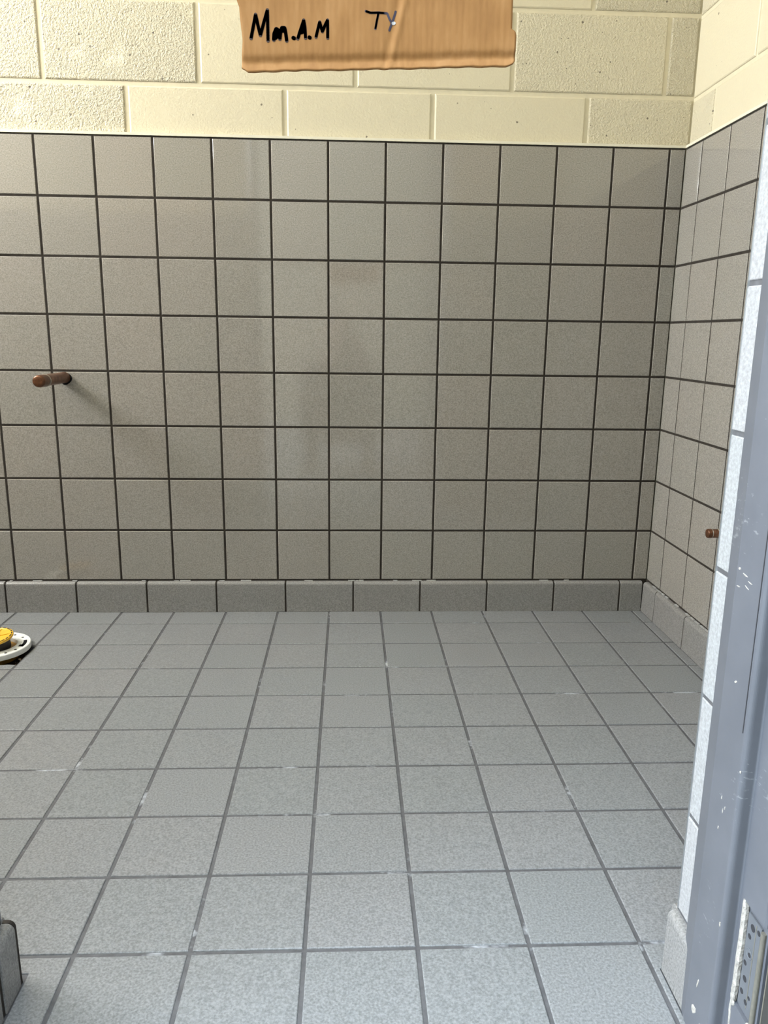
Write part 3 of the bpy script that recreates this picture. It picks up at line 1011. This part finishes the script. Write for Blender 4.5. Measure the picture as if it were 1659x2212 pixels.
o = m.build('tape_scrap', mat_simple('pale_tape', (0.42, 0.41, 0.40), 0.3), sign)
o.location.y -= 0.0003

# ================================================================== PHOTOGRAPHER (crouching outside, seen as a dark reflection in the wall tiles)
M_CLOTH = mat_simple('dark_work_clothes', (0.028, 0.030, 0.036), 0.85, 0.2, 0.2, 60)
M_SKIN = mat_simple('skin', (0.42, 0.26, 0.19), 0.5, 0.4, 0.06, 40)
M_HAIR = mat_simple('dark_hair', (0.02, 0.015, 0.012), 0.6, 0.3, 0.3, 150)
M_BOOT = mat_simple('brown_boots', (0.06, 0.04, 0.025), 0.7, 0.3, 0.2, 80)
GZ = -0.02
def skin_mesh(name, nodes, edges, root, sub=2):
    me = bpy.data.meshes.new(name)
    me.from_pydata([n[:3] for n in nodes], edges, [])
    o = bpy.data.objects.new(name, me)
    COL.objects.link(o)
    md = o.modifiers.new('skin', 'SKIN')
    md.use_smooth_shade = True
    for i, n in enumerate(nodes):
        sv = me.skin_vertices[0].data[i]
        sv.radius = (n[3], n[4] if len(n) > 4 else n[3])
        sv.use_root = (i == root)
    ss = o.modifiers.new('sub', 'SUBSURF')
    ss.levels = ss.render_levels = sub
    bpy.context.view_layer.update()
    dg = bpy.context.evaluated_depsgraph_get()
    out = bpy.data.meshes.new_from_object(o.evaluated_get(dg))
    bpy.data.objects.remove(o, do_unlink=True)
    return out
px, py = 0.0, -2.66
nodes = [(px, py - 0.10, 0.235, 0.15, 0.13),          # 0 pelvis
         (px, py - 0.06, 0.36, 0.145, 0.115),          # 1 waist
         (px, py + 0.02, 0.49, 0.155, 0.115),          # 2 chest
         (px, py + 0.07, 0.60, 0.10, 0.085),           # 3 upper chest
         (px - 0.005, py + 0.105, 0.675, 0.055),       # 4 neck
         (px - 0.01, py + 0.125, 0.745, 0.055)]        # 5 head base
edges = [(0, 1), (1, 2), (2, 3), (3, 4), (4, 5)]
for sgn in (-1, 1):
    b = len(nodes)
    nodes += [(px + sgn * 0.10, py - 0.09, 0.215, 0.095), (px + sgn * 0.185, py + 0.12, 0.385, 0.075), (px + sgn * 0.20, py + 0.225, 0.425, 0.062),
              (px + sgn * 0.19, py + 0.13, 0.25, 0.055), (px + sgn * 0.175, py + 0.02, 0.075, 0.043), (px + sgn * 0.18, py + 0.03, 0.035, 0.042, 0.042),
              (px + sgn * 0.20, py + 0.17, 0.020, 0.045, 0.032), (px + sgn * 0.205, py + 0.22, 0.012, 0.030, 0.024)]
    edges += [(0, b)] + [(b + i, b + i + 1) for i in range(7)]
    a = len(nodes)
    hx = 0.0596 + sgn * 0.050
    nodes += [(px + sgn * 0.155, py + 0.07, 0.605, 0.068), (px + sgn * 0.205, py + 0.13, 0.50, 0.052), (px + sgn * 0.215, py + 0.20, 0.455, 0.044),
              (px + sgn * 0.15 + 0.02, py + 0.29, 0.60, 0.040), (hx + sgn * 0.018, -2.325, 0.690, 0.029), (hx + sgn * 0.010, -2.310, 0.715, 0.030, 0.018), (hx + sgn * 0.006, -2.300, 0.765, 0.034, 0.015)]
    edges += [(3, a)] + [(a + i, a + i + 1) for i in range(6)]
    palm = a + 6
    # four fingers folding round the phone's outer edge, of unequal length, then the thumb lying on its face
    for k, (dz, L) in enumerate(((0.030, 0.92), (0.010, 1.0), (-0.010, 0.95), (-0.028, 0.78))):
        f = len(nodes)
        z = 0.765 + dz
        nodes += [(hx + sgn * 0.010, -2.292, z, 0.0092), (hx + sgn * 0.006, -2.281 + 0.002 * L, z + 0.002, 0.0086),
                  (hx - sgn * 0.010 * L, -2.2765, z + 0.003, 0.0080), (hx - sgn * 0.024 * L, -2.2770, z + 0.003, 0.0070)]
        edges += [(palm, f), (f, f + 1), (f + 1, f + 2), (f + 2, f + 3)]
    f = len(nodes)
    nodes += [(hx - sgn * 0.002, -2.312, 0.742, 0.0110), (hx - sgn * 0.012, -2.311, 0.765, 0.0100), (hx - sgn * 0.020, -2.307, 0.788, 0.0085)]
    edges += [(a + 5, f), (f, f + 1), (f + 1, f + 2)]
body_me = skin_mesh('person_body', nodes, edges, 0)
# head with brow, nose, mouth, chin and ears, joined to the neck
bm = bmesh.new()
bm.from_mesh(body_me)
hc = Vector((px - 0.012, py + 0.155, 0.825))
hd = bmesh.ops.create_uvsphere(bm, u_segments=36, v_segments=26, radius=1.0)
for v in hd['verts']:
    x, y, z = v.co
    jaw = 1.0 - 0.28 * max(0, -z) ** 1.5
    vx, vy, vz = x * 0.076 * jaw, y * 0.096 * (1.0 - 0.10 * max(0, -z)), z * 0.118
    if y > 0.3:
        nose = math.exp(-(x / 0.16) ** 2 - ((z + 0.12) / 0.17) ** 2)
        vy += 0.022 * nose
        vy += 0.005 * math.exp(-((z - 0.18) / 0.10) ** 2)
        vy -= 0.009 * (math.exp(-((x - 0.38) / 0.16) ** 2 - (z / 0.10) ** 2) + math.exp(-((x + 0.38) / 0.16) ** 2 - (z / 0.10) ** 2))
        vy += 0.006 * math.exp(-(x / 0.30) ** 2 - ((z + 0.46) / 0.09) ** 2)
        vy += 0.010 * math.exp(-(x / 0.30) ** 2 - ((z + 0.85) / 0.18) ** 2)
    ear = math.exp(-((abs(x) - 1.0) / 0.18) ** 2 - ((y + 0.05) / 0.2) ** 2 - (z / 0.24) ** 2)
    vx += (1 if x > 0 else -1) * 0.012 * ear
    v.co = Vector((vx, vy, vz)) + hc
bm.to_mesh(body_me)
bm.free()
for m_ in (M_CLOTH, M_SKIN, M_BOOT):
    body_me.materials.append(m_)
for p in body_me.polygons:
    c = p.center
    p.use_smooth = True
    if c.z > 0.70 and (Vector(c) - hc).length < 0.17 or (c.y > -2.335 and c.z > 0.665):
        p.material_index = 1
    elif c.z < 0.075:
        p.material_index = 2
    else:
        p.material_index = 0
person = empty('person', (px, py, GZ))
tag(person, 'person in dark work clothes crouching with a phone, faintly reflected in the wall tiles', 'person')
def under(o, par):
    o.parent = par
    o.matrix_parent_inverse = Matrix.Translation(par.location).inverted()
    return o
zmin = min(v.co.z for v in body_me.vertices)
for v in body_me.vertices:
    if v.co.z < 0.12:
        v.co.z += (GZ - zmin) * (0.12 - v.co.z) / (0.12 - zmin)
under(link('body', body_me), person)
hv = MB()
rings = []
for k in range(9):
    ph = math.radians(4 + 98 * k / 8)
    rings.append([(hc.x + 0.082 * math.sin(ph) * math.cos(a), hc.y - 0.012 + (0.100 if math.sin(a) < 0 else 0.100 - 0.055 * max(0, math.sin(a)) * max(0, (ph - 1.0))) * math.sin(ph) * math.sin(a), hc.z + 0.010 + 0.121 * math.cos(ph))
                  for a in [2 * math.pi * i / 28 for i in range(28)]])
hv.rings(rings, True, False)
under(hv.build('hair', M_HAIR, smooth=True), person)
for sgn in (-1, 1):
    e = MB().lathe([(0.001, -0.009), (0.006, -0.0065), (0.009, 0.0), (0.006, 0.0065), (0.001, 0.009)], 12, ax='y', c=(hc.x + sgn * 0.029, hc.y + 0.077, hc.z + 0.001))
    under(e.build('eye', M_HAIR, smooth=True), person)
under(MB().lathe([(0.001, -0.004), (0.018, 0.0), (0.001, 0.004)], 12, ax='y', c=(hc.x, hc.y + 0.0915, hc.z - 0.055)).build('mouth', mat_simple('lips', (0.30, 0.12, 0.10), 0.5), smooth=True), person)
person['label'] = 'person in dark work clothes crouching with a phone, faintly reflected in the wall tiles'
phone = empty('phone', (0.0596 - 0.0, -2.2900, 0.705))
tag(phone, 'slim dark phone held upright by the crouching person', 'phone')
MB().box(-0.036, 0.036, -0.0045, 0.0035, 0.0, 0.145).build('casing', M_RUBBER, phone)
MB().box(-0.033, 0.033, -0.0052, -0.0045, 0.004, 0.141).build('screen', M_BLACK, phone)
MB().box(0.004, 0.032, 0.0035, 0.0052, 0.108, 0.140).build('lens_bump', M_HOLE, phone)
